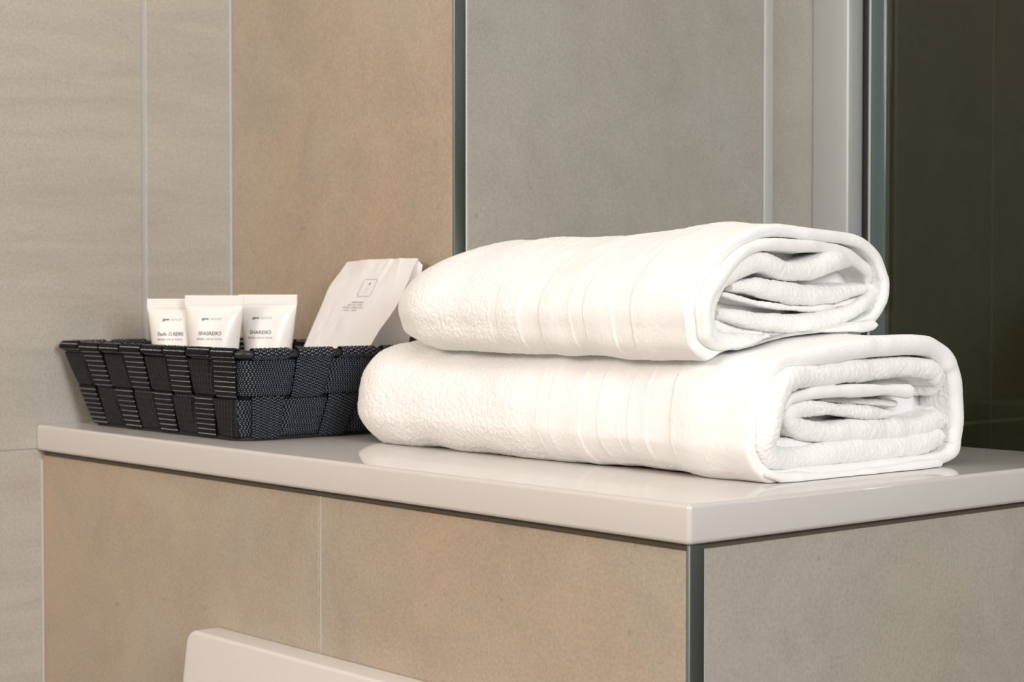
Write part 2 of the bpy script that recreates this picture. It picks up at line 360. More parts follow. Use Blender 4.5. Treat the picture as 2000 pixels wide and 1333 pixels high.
def towel_body(name, outline, xl, dome, bands, seed, parent, wall=0.009, taper_p=2.3, xr_fun=None, lift=None, zfloor=None, step=0.00065, hem_w=0.012, shear=0.0, smooth_from=-0.24):
    out = np.array(outline)/1000.0
    per = 0.0
    Q, per = spline(out, 700, closed=True)
    ns = max(300, int(per/step)); Q, per = spline(out, ns, closed=True)
    YZ = Q[:, 1:]; xr = Q[:, 0]
    c = YZ.mean(0); c = np.array([(YZ[:, 0].min()+YZ[:, 0].max())/2, (YZ[:, 1].min()*0.55+YZ[:, 1].max()*0.45)])
    tng = np.roll(YZ, -1, 0)-np.roll(YZ, 1, 0); tng /= np.linalg.norm(tng, axis=1, keepdims=True)
    nrm = np.stack([tng[:, 1], -tng[:, 0]], 1)
    if np.mean(np.sum(nrm*(YZ-c), 1)) < 0: nrm = -nrm      # outward
    x_end = xr + noise3(np.c_[YZ, YZ[:, :1]*0], 0.02, seed+5)*0.0012
    L = x_end.mean()-xl
    nu = int(L/step)
    # outer surface stations: dense in the dome
    t = np.linspace(0, 1, nu)
    rows = []; amp = []
    for k in range(nu):
        # arc-like spacing near the left tip
        f = t[k]
        x = xl+(x_end-xl)*f
        a = np.clip((x-xl)/dome, 0, 1)
        s = (1-(1-a)**taper_p)**(1/taper_p)
        sz = (1-(1-a)**(taper_p*0.95))**(1/(taper_p*0.95))
        off = YZ-c
        y = c[0]+off[:, 0]*s; z = c[1]+off[:, 1]*sz
        # growth behaviour along the length: towel is a bit flatter away from the folded end
        if lift is not None: z = z+lift(x, y, z)
        rows.append(np.stack([x+shear*(y-c[0])*(1-f), y, z], 1)); amp.append(np.full(ns, 0.0006))
    P = np.stack(rows, 1)                       # ns, nu, 3
    X = P[..., 0]
    nr = grid_normals(P, True)
    cen = np.array([0, c[0], c[1]])
    if np.mean(np.sum(nr*(P-cen), 2)[:, nu//2]) < 0: nr = -nr
    d = low_disp(P@_rot, seed)
    ta = np.full(X.shape, 0.00046)
    edge = x_end[:, None]-X
    ta = ta*(0.18+0.82*sstep(hem_w*0.7, hem_w*1.3, edge))
    d = d*(0.35+0.65*sstep(0.0, 0.05, edge))
    ta = ta*(1-0.6*sstep(smooth_from-0.01, smooth_from+0.02, X))
    # soft drape folds running round the towel near the borders
    Pf = P*np.array([1, 0.12, 0.12]); d = d+sstep(smooth_from-0.03, smooth_from+0.02, X)*noise3(Pf, 0.016, seed+31)*0.0008*sstep(0, 0.03, edge)
    # woven borders: recessed, flat, with a raised lip each side
    for bx, bw, dep in bands:
        q = (X-(bx+noise3(P*np.array([0, 1, 1]), 0.06, seed+9)*0.004))/(bw/2)
        ins = 1-sstep(0.85, 1.1, np.abs(q))
        d = d-0.6*dep*ins+0.00014*np.exp(-((np.abs(q)-1.15)/0.12)**2)
        rib = np.sin(X*2*math.pi/0.0021)*0.00007
        d = d+rib*ins
        ta = ta*(1-0.85*ins)
        # gentle puckering along the border
        d = d+ins*noise3(P*np.array([0.25, 1, 1]), 0.006, seed+11)*0.00025
    P = P+nr*(d+terry_disp(P, 1.0)*ta)[..., None]
    # rolled end and inner wall
    m = 26; inner = 40
    base = P[:, -1, :]
    wl = wall(YZ[:, 0], YZ[:, 1]) if callable(wall) else np.full(ns, wall)
    r = wl/2
    rows = []
    for k in range(1, m+1):
        th = math.pi*k/m
        cx = base[:, 0]+math.sin(th)*r*0.8
        offn = -r*(1-math.cos(th))
        q = np.stack([cx, base[:, 1]+nrm[:, 0]*offn, base[:, 2]+nrm[:, 1]*offn], 1)
        rows.append(q)
    for k in range(1, inner+1):
        q = rows[m-1].copy(); q[:, 0] -= k*0.0006; rows.append(q)
    I = np.stack(rows, 1)
    ni = grid_normals(np.concatenate([P[:, -3:], I], 1), True)[:, 3:]
    if np.mean(ni[:, m//2, 0]) < 0: ni = -ni
    ia = np.full(I.shape[:2], 0.00012); ia[:, m:] = 0.0004
    I = I+ni*(terry_disp(I, 1.0)*ia+noise3(I, 0.012, seed+20)*0.0004)[..., None]
    A = np.concatenate([P, I], 1)
    if zfloor is not None: A[..., 2] = np.maximum(A[..., 2], zfloor(A[..., 0], A[..., 1]))
    nv = A.shape[1]
    F = grid_faces(ns, nv, wrap_u=True)
    # stuffing: the folded middle of the towel, a little behind the cut end
    cap = []
    for k, (sc, dx) in enumerate(((1.0, 0.024), (0.8, 0.021), (0.55, 0.0195), (0.25, 0.019), (0.0, 0.019))):
        cap.append(np.stack([base[:, 0]-dx, c[0]+(YZ[:, 0]-c[0])*sc*0.94, c[1]+(YZ[:, 1]-c[1])*sc*0.94], 1))
    A = np.concatenate([A, np.stack(cap, 1)], 1); nv = A.shape[1]; F = grid_faces(ns, nv, wrap_u=True)
    if zfloor is not None: A[..., 2] = np.maximum(A[..., 2], zfloor(A[..., 0], A[..., 1]))
    V = A.reshape(-1, 3)
    # which material: hem band near the end is smooth
    F2 = F
    o = mesh_obj(name, V, F2, M['terry'], parent)
    return o, YZ, wl

def fold_strip(name, pts, thick, depth, parent, mat, terry, seed, zfloor=None, inside=None, step=0.0005, tip0=True, tip1=True, nose=0.85):
    """one fold of cloth seen end on: centre line pts (x_end,y,z in mm), thickness list (mm) along it"""
    p = np.array(pts)/1000.0
    _, ln = spline(p, 100)
    ns = max(40, int(ln/step)); Q, ln = spline(p, ns)
    th = np.interp(np.linspace(0, 1, ns), np.linspace(0, 1, len(thick)), thick)/1000.0
    s = np.linspace(0, ln, ns)
    full = th.copy()
    if tip0: th = th*np.sqrt(np.clip(1-(1-np.clip(s/(full/2), 0, 1))**2, 0, 1))
    if tip1: th = th*np.sqrt(np.clip(1-(1-np.clip((ln-s)/(full/2), 0, 1))**2, 0, 1))
    th = np.maximum(th, 1e-5)
    YZ = Q[:, 1:].copy()
    if inside is not None:                     # keep the fold inside the outer wrap
        O_, W_ = inside
        for _ in range(3):
            D_ = np.linalg.norm(YZ[:, None]-O_[None], axis=2); k_ = D_.argmin(1)
            t_ = np.roll(O_, -1, 0)-np.roll(O_, 1, 0); t_ /= np.linalg.norm(t_, axis=1, keepdims=True)
            n_ = np.stack([-t_[:, 1], t_[:, 0]], 1); cc = O_.mean(0)
            if np.mean(np.sum(n_*(cc-O_), 1)) < 0: n_ = -n_
            dd = np.sum((YZ-O_[k_])*n_[k_], 1); need = W_[k_]+full/2-0.0012
            YZ = YZ+n_[k_]*np.maximum(0, need-dd)[:, None]
        ker = np.ones(15)/15
        for c_ in (0, 1):
            YZ[:, c_] = np.convolve(np.pad(YZ[:, c_], 7, mode='edge'), ker, mode='valid')
    tg = np.gradient(YZ, axis=0); tg /= np.linalg.norm(tg, axis=1, keepdims=True)+1e-12
    nr = np.stack([-tg[:, 1], tg[:, 0]], 1)
    xe = Q[:, 0]+noise3(np.c_[YZ, YZ[:, :1]*0], 0.015, seed)*0.0010
    nd = int(depth/0.0007); mm = 22
    prof = []                                  # (x offset relative, in thickness; normal offset factor)
    for k in range(nd): prof.append((-(depth)*(1-k/nd), 1.0, 0))
    for k in range(mm+1):
        a = math.pi*k/mm; prof.append((math.sin(a)*nose, math.cos(a), 1))
    for k in range(nd): prof.append((-(depth)*((k+1)/nd), -1.0, 0))
    rows = []
    for px, pn, isn in prof:
        # round nose starts half a thickness before the end
        xo = px*th/2-th/2*nose if isn else px-th/2*nose
        rows.append(np.stack([xe+xo, YZ[:, 0]+nr[:, 0]*pn*th/2, YZ[:, 1]+nr[:, 1]*pn*th/2], 1))
    P = np.stack(rows, 1)
    n = grid_normals(P)
    mid = nd+mm//2
    if np.mean(n[:, mid, 0]) < 0: n = -n
    w = np.clip(th/0.004, 0, 1)[:, None]
    d = noise3(P, 0.011, seed+3)*0.0007+noise3(P, 0.028, seed+4)*0.0010+terry_disp(P, terry)
    P = P+n*(d*w)[..., None]
    if zfloor is not None: P[..., 2] = np.maximum(P[..., 2], zfloor(P[..., 0], P[..., 1]))
    return mesh_obj(name, P.reshape(-1, 3), grid_faces(P.shape[0], P.shape[1]), mat, parent)

# lower towel
t1 = empty('bath_towel', (-0.25, 0.2, 0.0), 'larger folded white terry bath towel lying directly on the shelf, bottom of the pair', 'towel', 'folded white towels')
fl0 = lambda x, y: 0.0004+0*x
def low_lift(x, y, z):
    # top sags slightly toward the left, bottom stays on the slab
    k = sstep(-0.10, -0.42, x)
    return -np.clip(z, 0, 1)*0.04*k
lowbody, LYZ, LW = towel_body('terry_body', PTS['LOW_OUT'], -0.480, 0.080, [(-0.222, 0.010, 0.0004), (-0.180, 0.016, 0.0007), (-0.150, 0.008, 0.0005), (-0.118, 0.022, 0.0008)], 11, t1,
    wall=lambda y, z: 0.0085+0.0045*sstep(0.062, 0.078, z)*sstep(0.12, 0.17, y)+0.004*sstep(0.28, 0.295, y), lift=low_lift, zfloor=fl0, taper_p=2.3)
fold_strip('inner_fold', PTS['LOW_A'], [11, 13.5, 14, 14, 14, 14, 14, 16, 15, 14], 0.035, t1, M['terry'], 0.0005, 31, fl0, inside=(LYZ, LW))
fold_strip('inner_fold', PTS['LOW_B'], [12, 15, 16, 16, 14, 11, 9, 8, 6], 0.033, t1, M['terry'], 0.0005, 37, fl0, inside=(LYZ, LW))
fold_strip('inner_fold', PTS['LOW_G'], [9, 10, 9, 8], 0.027, t1, M['terry'], 0.0006, 39, fl0, inside=(LYZ, LW))
fold_strip('hem', PTS['LOW_C'], [6, 7, 7, 7, 7.5], 0.03, t1, M['hem'], 0.0001, 41, fl0, inside=(LYZ, LW))
fold_strip('inner_fold', PTS['LOW_D'], [4, 5, 4], 0.025, t1, M['terry'], 0.0003, 43, fl0, inside=(LYZ, LW))
fold_strip('hem', PTS['LOW_E'], [5, 7, 6.5, 6, 6, 7], 0.08, t1, M['hem'], 0.0001, 47, fl0)
fold_strip('inner_fold', PTS['LOW_F'], [12, 13, 14, 9], 0.03, t1, M['terry'], 0.0005, 53, fl0)

# upper towel rests on the lower one
top_y = np.linspace(0.085, 0.31, 200)
def ztop_profile(y):
    lo = LYZ[LYZ[:, 1] > 0.03]
    o_ = np.argsort(lo[:, 0]); return np.interp(y, lo[o_, 0], lo[o_, 1])
# height map of the lower towel so that the upper one rests on it
_me = lowbody.data; _v = np.empty(len(_me.vertices)*3, dtype=np.float32); _me.vertices.foreach_get('co', _v); _v = _v.reshape(-1, 3)+np.array(t1.location)
HX0, HY0, HC = -0.50, 0.06, 0.004
HM = np.full((125, 70), 0.02)
_i = np.clip(((_v[:, 0]-HX0)/HC).astype(int), 0, 124); _j = np.clip(((_v[:, 1]-HY0)/HC).astype(int), 0, 69)
np.maximum.at(HM, (_i, _j), _v[:, 2])
for _ in range(2):
    HM = np.maximum.reduce([HM]+[np.roll(np.roll(HM, a_, 0), b_, 1) for a_ in (-1, 0, 1) for b_ in (-1, 0, 1)])
for _ in range(1):
    HM = (HM+np.roll(HM, 1, 0)+np.roll(HM, -1, 0)+np.roll(HM, 1, 1)+np.roll(HM, -1, 1))/5
def fl1(x, y):
    fx = np.clip((x-HX0)/HC-0.5, 0, 122.999); fy = np.clip((y-HY0)/HC-0.5, 0, 67.999)
    i = fx.astype(int); j = fy.astype(int); a = fx-i; b_ = fy-j
    h = HM[i, j]*(1-a)*(1-b_)+HM[i+1, j]*a*(1-b_)+HM[i, j+1]*(1-a)*b_+HM[i+1, j+1]*a*b_
    return h+0.0012
t2 = empty('hand_towel', (-0.25, 0.18, 0.083), 'smaller folded white terry towel lying on top of the larger towel', 'towel', 'folded white towels')
def up_lift(x, y, z):
    k = sstep(-0.13, -0.33, x)
    k2 = sstep(-0.28, -0.42, x)
    return -(z-0.08)*0.07*k-0.002*k2
_, UYZ, UW = towel_body('terry_body', PTS['UP_OUT'], -0.432, 0.10, [(-0.262, 0.008, 0.0005), (-0.225, 0.020, 0.0007), (-0.178, 0.012, 0.0006), (-0.138, 0.016, 0.0008)], 71, t2,
    wall=0.008, lift=up_lift, zfloor=fl1, taper_p=2.0)
fold_strip('hem', PTS['UP_2'], [7, 9, 8, 8, 8, 8, 9, 9, 8, 6], 0.035, t2, M['hem'], 0.0001, 73, fl1, inside=(UYZ, UW))
fold_strip('inner_fold', PTS['UP_3'], [9, 11, 13, 14, 12, 12, 12, 12, 12, 10, 7], 0.03, t2, M['terry'], 0.0004, 79, fl1, inside=(UYZ, UW))
fold_strip('inner_fold', PTS['UP_4'], [5, 12, 14, 14, 12, 6], 0.027, t2, M['terry'], 0.0005, 83, fl1, inside=(UYZ, UW))
fold_strip('inner_fold', PTS['UP_5'], [3, 4.5, 4.5, 4.5, 4], 0.027, t2, M['terry'], 0.0003, 89, fl1, inside=(UYZ, UW))
fold_strip('inner_fold', PTS['UP_6'], [5, 10, 13, 12, 11, 10, 9, 7], 0.03, t2, M['terry'], 0.0004, 97, fl1, inside=(UYZ, UW))
fold_strip('inner_fold', PTS['UP_8'], [7, 11, 11, 9, 6], 0.027, t2, M['terry'], 0.0004, 99, fl1, inside=(UYZ, UW))
fold_strip('hem', PTS['UP_7'], [4, 6, 6.5, 6.5, 7, 7.5], 0.05, t2, M['hem'], 0.0001, 101, fl1)
# ------------------------------------------------------------------ woven basket
def strap_mat(name, c0, c1, ribw, weave, line=0.0):
    """nylon webbing; UV in mm: u across, v along"""
    mt, nt, b = newmat(name); L = nt.links.new
    uvn = N(nt, 'ShaderNodeUVMap'); sx = N(nt, 'ShaderNodeSeparateXYZ'); L(uvn.outputs[0], sx.inputs[0])
    def mth(op, a, bb=None):
        n = N(nt, 'ShaderNodeMath', operation=op)
        for i, v in enumerate((a, bb)):
            if v is None: continue
            if isinstance(v, (int, float)): n.inputs[i].default_value = v
            else: L(v, n.inputs[i])
        return n.outputs[0]
    u, v = sx.outputs[0], sx.outputs[1]
    # chevron weave: sin(ku)*sin(kv + zigzag)
    su = mth('SINE', mth('MULTIPLY', u, 2*math.pi/weave))
    zig = mth('MULTIPLY', mth('PINGPONG', u, weave), 1.6)
    sv = mth('SINE', mth('ADD', mth('MULTIPLY', v, 2*math.pi/(weave*0.8)), zig))
    h = mth('MULTIPLY', su, sv)
    no = N(nt, 'ShaderNodeTexNoise', Scale=0.9, Detail=3.0); L(uvn.outputs[0], no.inputs['Vector'])
    h2 = mth('ADD', h, mth('MULTIPLY', no.outputs[0], 0.9))
    r = ramp(nt, [(0.58, c0), (0.84, c1)]); L(mth('MULTIPLY', mth('ADD', h2, 0.4), 0.55), r.inputs[0])  # paler crests: weave highlights put into the colour
    if line > 0:
        pp = mth('PINGPONG', mth('ADD', v, 0.0), 2.15)
        mk = mth('GREATER_THAN', mth('ADD', pp, mth('MULTIPLY', no.outputs[0], 0.35)), 2.12)
        mx = N(nt, 'ShaderNodeMix', data_type='RGBA'); mx.inputs[7].default_value = (line, line*1.03, line*1.03, 1)
        L(mth('MULTIPLY', mk, 0.8), mx.inputs[0]); L(r.outputs[0], mx.inputs[6]); L(mx.outputs[2], b.inputs['Base Color'])
    else: L(r.outputs[0], b.inputs['Base Color'])
    b.inputs['Roughness'].default_value = 0.5; b.inputs['Specular IOR Level'].default_value = 0.2
    bp = N(nt, 'ShaderNodeBump', Strength=0.9, Distance=0.0009); L(h2, bp.inputs['Height']); L(bp.outputs[0], b.inputs['Normal'])
    return mt
M['strap_end'] = strap_mat('navy_black_webbing', (0.004, 0.005, 0.009), (0.27, 0.31, 0.37), 1, 3.0)
M['strap_front'] = strap_mat('black_webbing', (0.004, 0.004, 0.004), (0.055, 0.058, 0.058), 1, 2.4, 0.12)
M['strap_line'] = strap_mat('black_webbing_light_threads', (0.004, 0.004, 0.004), (0.03, 0.033, 0.033), 1, 2.2, 0.75)
M['wire'] = simple('black_coated_wire', (0.010, 0.013, 0.015), 0.4)
M['lining'] = simple('black_lining', (0.008, 0.008, 0.009), 0.7)

BZ0, BZ1 = 0.0015, 0.0665
BB = (-0.733, -0.499, 0.036, 0.166); BT = (-0.7565, -0.4715, 0.0185, 0.1865)
def rect_at(z):
    f = (z-BZ0)/(BZ1-BZ0); return [BB[i]+(BT[i]-BB[i])*f for i in range(4)], 0.014-0.004*f
def perim(z, n, grow=0.0):
    """rounded rectangle, counter-clockwise from the front-left corner along the front; returns pts, normals, arc"""
    (x0, x1, y0, y1), r = rect_at(z); x0 -= grow; x1 += grow; y0 -= grow; y1 += grow; r += grow
    segs = []
    lx = (x1-x0)-2*r; ly = (y1-y0)-2*r; q = math.pi*r/2
    T = 2*lx+2*ly+4*q
    s = np.linspace(0, T, n, endpoint=False); P = np.zeros((n, 2)); Nn = np.zeros((n, 2))
    for i, a in enumerate(s):
        if a < lx: P[i] = (x0+r+a, y0); Nn[i] = (0, -1); continue
        a -= lx
        if a < q: t = a/r; P[i] = (x1-r+r*math.sin(t), y0+r-r*math.cos(t)); Nn[i] = (math.sin(t), -math.cos(t)); continue
        a -= q
        if a < ly: P[i] = (x1, y0+r+a); Nn[i] = (1, 0); continue
        a -= ly
        if a < q: t = a/r; P[i] = (x1-r+r*math.cos(t), y1-r+r*math.sin(t)); Nn[i] = (math.cos(t), math.sin(t)); continue
        a -= q
        if a < lx: P[i] = (x1-r-a, y1); Nn[i] = (0, 1); continue
        a -= lx
        if a < q: t = a/r; P[i] = (x0+r-r*math.sin(t), y1-r+r*math.cos(t)); Nn[i] = (-math.sin(t), math.cos(t)); continue
        a -= q
        if a < ly: P[i] = (x0, y1-r-a); Nn[i] = (-1, 0); continue
        a -= ly
        t = a/r; P[i] = (x0+r-r*math.cos(t), y0+r-r*math.sin(t)); Nn[i] = (-math.cos(t), -math.sin(t))
    return P, Nn, s, T
basket = empty('storage_basket', (-0.616, 0.101, 0.0), 'black woven strap basket standing on the left end of the shelf', 'basket')
# vertical straps: side ('f','r','b','l'), fractional span along the side
spans = []
for i in range(8): spans.append(('f', (i+0.06)/8, (i+0.94)/8))
for i in range(4): spans.append(('r', 0.03+i*0.245, 0.03+i*0.245+0.20))
for i in range(8): spans.append(('b', (i+0.06)/8, (i+0.94)/8))
for i in range(4): spans.append(('l', 0.03+i*0.245, 0.03+i*0.245+0.20))
def side_pt(side, f, z):
    (x0, x1, y0, y1), r = rect_at(z)
    m_ = 0.004
    if side == 'f': return np.array([x0+m_+(x1-x0-2*m_)*f, y0, z]), np.array([0, -1.0, 0])
    if side == 'r': return np.array([x1, y0+m_+(y1-y0-2*m_)*f, z]), np.array([1.0, 0, 0])
    if side == 'b': return np.array([x1-m_-(x1-x0-2*m_)*f, y1, z]), np.array([0, 1.0, 0])
    return np.array([x0, y1-m_-(y1-y0-2*m_)*f, z]), np.array([-1.0, 0, 0])
ZM = 0.0335
def weave_off(z, over_top):
    """+ outside in one row, inside in the other, crossing at ZM"""
    k = sstep(ZM-0.003, ZM+0.003, z); v = -1+2*k
    return v if over_top else -v
RW = 0.0030   # rim wire radius
for idx, (side, f0, f1) in enumerate(spans):
    over_top = (idx % 2 == 1)
    nw = 26
    zz = list(np.linspace(BZ0+0.0005, BZ1-0.004, 90))
    col = []
    outv = 1
    for w in range(nw):
        q = w/(nw-1); f = f0+(f1-f0)*q; line = []
        edge = 1-abs(2*q-1)**6
        vlen = 0.0
        for z in zz:
            p, n = side_pt(side, f, z)
            wo = weave_off(z, over_top)
            rows_mid = 0.018 if z < ZM else 0.050
            bul = max(0, 1-((z-rows_mid)/0.0165)**2)**0.5
            off = 0.0004+0.0013*wo*(0.55+0.45*bul)
            rib = 0.0
            ph = ((z-BZ0)*1000*1.02 % 4.3)/4.3
            rib = (0.00042 if side in 'fb' else 0.00016)*math.exp(-((ph-0.5)/0.16)**2)
            o_ = off+rib*(1 if wo > 0 else 0.3)+0.0006*edge
            line.append(p+n*o_)
        # wrap over the rim wire
        pr, n = side_pt(side, f, BZ1)
        collar = RW+0.0011
        for k in range(15):
            a = -0.35+(math.pi+0.9)*k/14
            rr = collar+0.00035*math.sin(q*2*math.pi*9)
            line.append(pr+n*(math.cos(a)*rr)+np.array([0, 0, math.sin(a)*rr]))
        p2 = line[-1]
        for k in range(1, 5):
            pi_, n = side_pt(side, f, BZ1-0.006-0.004*k); line.append(pi_-n*0.0030)
        col.append(line)
    P = np.array(col)          # nw, nl, 3
    uvv = np.zeros((P.shape[0], P.shape[1], 2))
    wmm = np.linalg.norm(P[-1, 40]-P[0, 40])*1000
    arc = np.r_[0, np.cumsum(np.linalg.norm(np.diff(P[nw//2], axis=0), axis=1))]*1000
    uvv[..., 0] = np.linspace(0, wmm, nw)[:, None]; uvv[..., 1] = arc[None, :]
    o = mesh_obj('vertical_strap', P.reshape(-1, 3), grid_faces(P.shape[0], P.shape[1]),
                 M['strap_line'] if side in 'fb' else M['strap_end'], basket, uv=uvv.reshape(-1, 2))
    sm = o.modifiers.new('s', 'SOLIDIFY'); sm.thickness = 0.0009; sm.offset = -1 if side in 'xx' else 0
# horizontal straps
for row, (za, zb) in enumerate(((0.0035, 0.0320), (0.0350, 0.0615))):
    n = 1100; nw = 26
    cols = []
    # strap index along the perimeter decides over / under
    cen = []
    for idx, (side, f0, f1) in enumerate(spans):
        over_top = (idx % 2 == 1); v_over = over_top if row == 1 else not over_top
        p, nn = side_pt(side, (f0+f1)/2, (za+zb)/2); cen.append((p[:2], -1.0 if v_over else 1.0))
    cenp = np.array([c_[0] for c_ in cen]); cenv = np.array([c_[1] for c_ in cen])
    for w in range(nw):
        q = w/(nw-1); z = za+(zb-za)*q
        Pm, Nn, s, T = perim(z, n)
        edge = 1-abs(2*q-1)**6
        d = np.linalg.norm(Pm[:, None, :]-cenp[None], axis=2)
        wts = np.exp(-(d/0.012)**2); val = np.clip((wts*cenv).sum(1)/wts.sum(1)*1.6, -1, 1)
        ph = (s*1000 % 3.6)/3.6
        rib = 0.00014*np.exp(-((ph-0.5)/0.2)**2)
        off = 0.0004+0.0013*val+0.0005*edge+rib
        cols.append(np.c_[Pm+Nn*off[:, None], np.full(n, z)])
    P = np.stack(cols, 1)
    uvv = np.zeros((n, nw, 2)); uvv[..., 0] = np.linspace(0, (zb-za)*1000, nw)[None, :]; uvv[..., 1] = (s*1000)[:, None]
    F = grid_faces(n, nw, wrap_u=True)
    # front/back faces use the black webbing, ends the navy one
    fx = P.reshape(-1, 3)[F].mean(1)
    endf = (fx[:, 0] > BB[1]-0.004+(fx[:, 2]-BZ0)*0.35) | (fx[:, 0] < BB[0]+0.004-(fx[:, 2]-BZ0)*0.35)
    o = mesh_obj('horizontal_strap', P.reshape(-1, 3), F, [M['strap_front'], M['strap_end']], basket, uv=uvv.reshape(-1, 2), fmat=endf.astype(int))
    sm = o.modifiers.new('s', 'SOLIDIFY'); sm.thickness = 0.0009; sm.offset = 0
# lining, base and rim wire
rows = []
for z in np.linspace(BZ0, BZ1-0.003, 6):
    Pm, Nn, s, T = perim(z, 300, -0.0026); rows.append(np.c_[Pm, np.full(300, z)])
P = np.stack(rows, 1); o = mesh_obj('lining', P.reshape(-1, 3), grid_faces(300, 6, wrap_u=True), M['lining'], basket)
sm = o.modifiers.new('s', 'SOLIDIFY'); sm.thickness = 0.0008; sm.offset = 0
Pm, Nn, s, T = perim(BZ0, 120, 0.0010)
V = [(x, y, z) for z in (0.0004, 0.0035) for x, y in Pm]
mesh_obj('base', V, [tuple(range(119, -1, -1)), tuple(range(120, 240))]+[(i, (i+1) % 120, 120+(i+1) % 120, 120+i) for i in range(120)], M['lining'], basket, smooth=False)
def tube_ring(P, Nn, z, r, k=12):
    n = len(P); rows = []
    for j in range(k):
        a = 2*math.pi*j/k; rows.append(np.c_[P+Nn*(math.cos(a)*r), np.full(n, z+math.sin(a)*r)])
    return np.stack(rows, 1)
Pm, Nn, s, T = perim(BZ1, 400)
P = tube_ring(Pm, Nn, BZ1, RW); mesh_obj('rim', P.reshape(-1, 3), grid_faces(400, 12, True, True), M['wire'], basket)

# ------------------------------------------------------------------ tubes
M['tube'] = simple('white_pearl_plastic', (0.84, 0.81, 0.78), 0.34)
M['tube'].node_tree.nodes['Principled BSDF'].inputs['Subsurface Weight'].default_value = 0.2
M['tube'].node_tree.nodes['Principled BSDF'].inputs['Subsurface Scale'].default_value = 0.004
M['ink'] = simple('dark_grey_ink', (0.06, 0.06, 0.06), 0.6)
M['ink_light'] = simple('light_grey_ink', (0.38, 0.36, 0.33), 0.6)
M['ink_mid'] = simple('mid_grey_ink', (0.2, 0.2, 0.2), 0.6)
def text_mesh(txt, size, width=None, bold=0.0, spacing=1.0):
    cu = bpy.data.curves.new('t', 'FONT'); cu.body = txt; cu.size = size; cu.align_x = 'CENTER'; cu.offset = bold; cu.space_character = spacing
    cu.resolution_u = 3
    ob = bpy.data.objects.new('t', cu); C.objects.link(ob)
    dg = bpy.context.evaluated_depsgraph_get(); dg.update()
    me = bpy.data.meshes.new_from_object(ob.evaluated_get(dg))
    V = np.array([v.co[:] for v in me.vertices]); F = [tuple(p.vertices) for p in me.polygons]
    C.objects.unlink(ob); bpy.data.objects.remove(ob); bpy.data.curves.remove(cu); bpy.data.meshes.remove(me)
    if len(V) and width:
        c0 = (V[:, 0].min()+V[:, 0].max())/2; V[:, 0] = (V[:, 0]-c0)*width/(V[:, 0].max()-V[:, 0].min())
    return V, F
H = 0.1065; R0 = 0.0158; WT = 0.0247
def tube_dims(z):
    f = np.clip((z-0.022)/(H-0.008-0.022), 0, 1)
    g = f**1.25
    hw = R0+(WT-R0)*g
    ht = R0*np.sqrt(np.clip(1-g**1.9, 0, 1))*0.98+0.0007
    return hw, ht
def make_tube(cx, cy, ang, ztop, label, lines):
    global H
    H = ztop-0.0037
    base = empty('toiletry_tube', (cx, cy, ztop-H), label, 'tube', 'white toiletry tubes in the basket')
    base.rotation_euler = (0, 0, 0)
    ca, sa = math.cos(ang), math.sin(ang)
    def tf(L):   # local (across, depth(+ = back), up) -> world
        L = np.asarray(L, float); return np.stack([cx+L[..., 0]*ca-L[..., 1]*sa, cy+L[..., 0]*sa+L[..., 1]*ca, ztop-H+L[..., 2]], -1)
    n = 96; th = np.linspace(0, 2*math.pi, n, endpoint=False)
    rows = []
    zs_ = np.r_[0.0185, 0.019, 0.0215, np.linspace(0.024, H-0.0082, 70)]
    for z in zs_:
        hw, ht = tube_dims(z)
        if z < 0.019: hw, ht = 0.010, 0.010
        elif z < 0.021: hw, ht = 0.0145, 0.0145
        ex = 1.0
        c_, s_ = np.cos(th), np.sin(th)
        # super-ellipse: sharper side creases towards the seal
        g = np.clip((z-0.022)/(H-0.03), 0, 1)
        xx = hw*np.sign(c_)*np.abs(c_)**(1-0.25*g); yy = ht*np.sign(s_)*np.abs(s_)**(1+0.15*g)
        rows.append(np.stack([xx, yy, np.full(n, z)], 1))
    P = np.stack(rows, 1)
    mesh_obj('tube_body', tf(P).reshape(-1, 3), grid_faces(n, P.shape[1], wrap_u=True), M['tube'], base)
    # crimped seal
    rows = []
    zz = np.linspace(H-0.0085, H, 26)
    for z in zz:
        t = 0.00075+0.00005*math.sin((z-H)*2*math.pi/0.0016); w_ = WT
        if z > H-0.0003: t *= 0.5
        loop = [(-w_, -t), (w_, -t), (w_, t), (-w_, t)]
        rows.append(np.array([(a, b_, z) for a, b_ in loop]))
    P = np.stack(rows, 1); V = tf(P).reshape(-1, 3); F = [tuple(f) for f in grid_faces(4, 26, wrap_u=True)]
    F.append(tuple(i*26+25 for i in range(4)))
    o = mesh_obj('crimped_seal', V, F, M['tube'], base, smooth=False)
    # cap (stands on it)
    prof = [(0.0, 0.0), (0.0122, 0.0), (0.0132, 0.001), (0.0132, 0.0175), (0.0125, 0.0185), (0.0, 0.0186)]
    P = np.array([[(r*math.cos(a), r*math.sin(a), z) for (r, z) in prof] for a in np.linspace(0, 2*math.pi, 40, endpoint=False)])
    o = mesh_obj('cap', tf(P).reshape(-1, 3), grid_faces(40, len(prof), wrap_u=True), M['tube'], base); auto_smooth(o, 40)
    for txt, size, width, zdown, mk, bold, dx in lines:
        V, F = text_mesh(txt, size, width, bold)
        zc = H-zdown
        z = V[:, 1]+zc; a = V[:, 0]+dx
        hw, ht = tube_dims(z); g = np.clip((z-0.022)/(H-0.03), 0, 1)
        c_ = np.clip(np.abs(a)/hw, 0, 1)**(1/(1-0.25*g)); y = -ht*np.sqrt(1-c_**2)**(1+0.15*g)-0.00012
        L = np.stack([a, y, z], 1)
        mesh_obj('printed_text', tf(L), F, M[mk], base, smooth=False)
    return base
AN = math.radians(40)
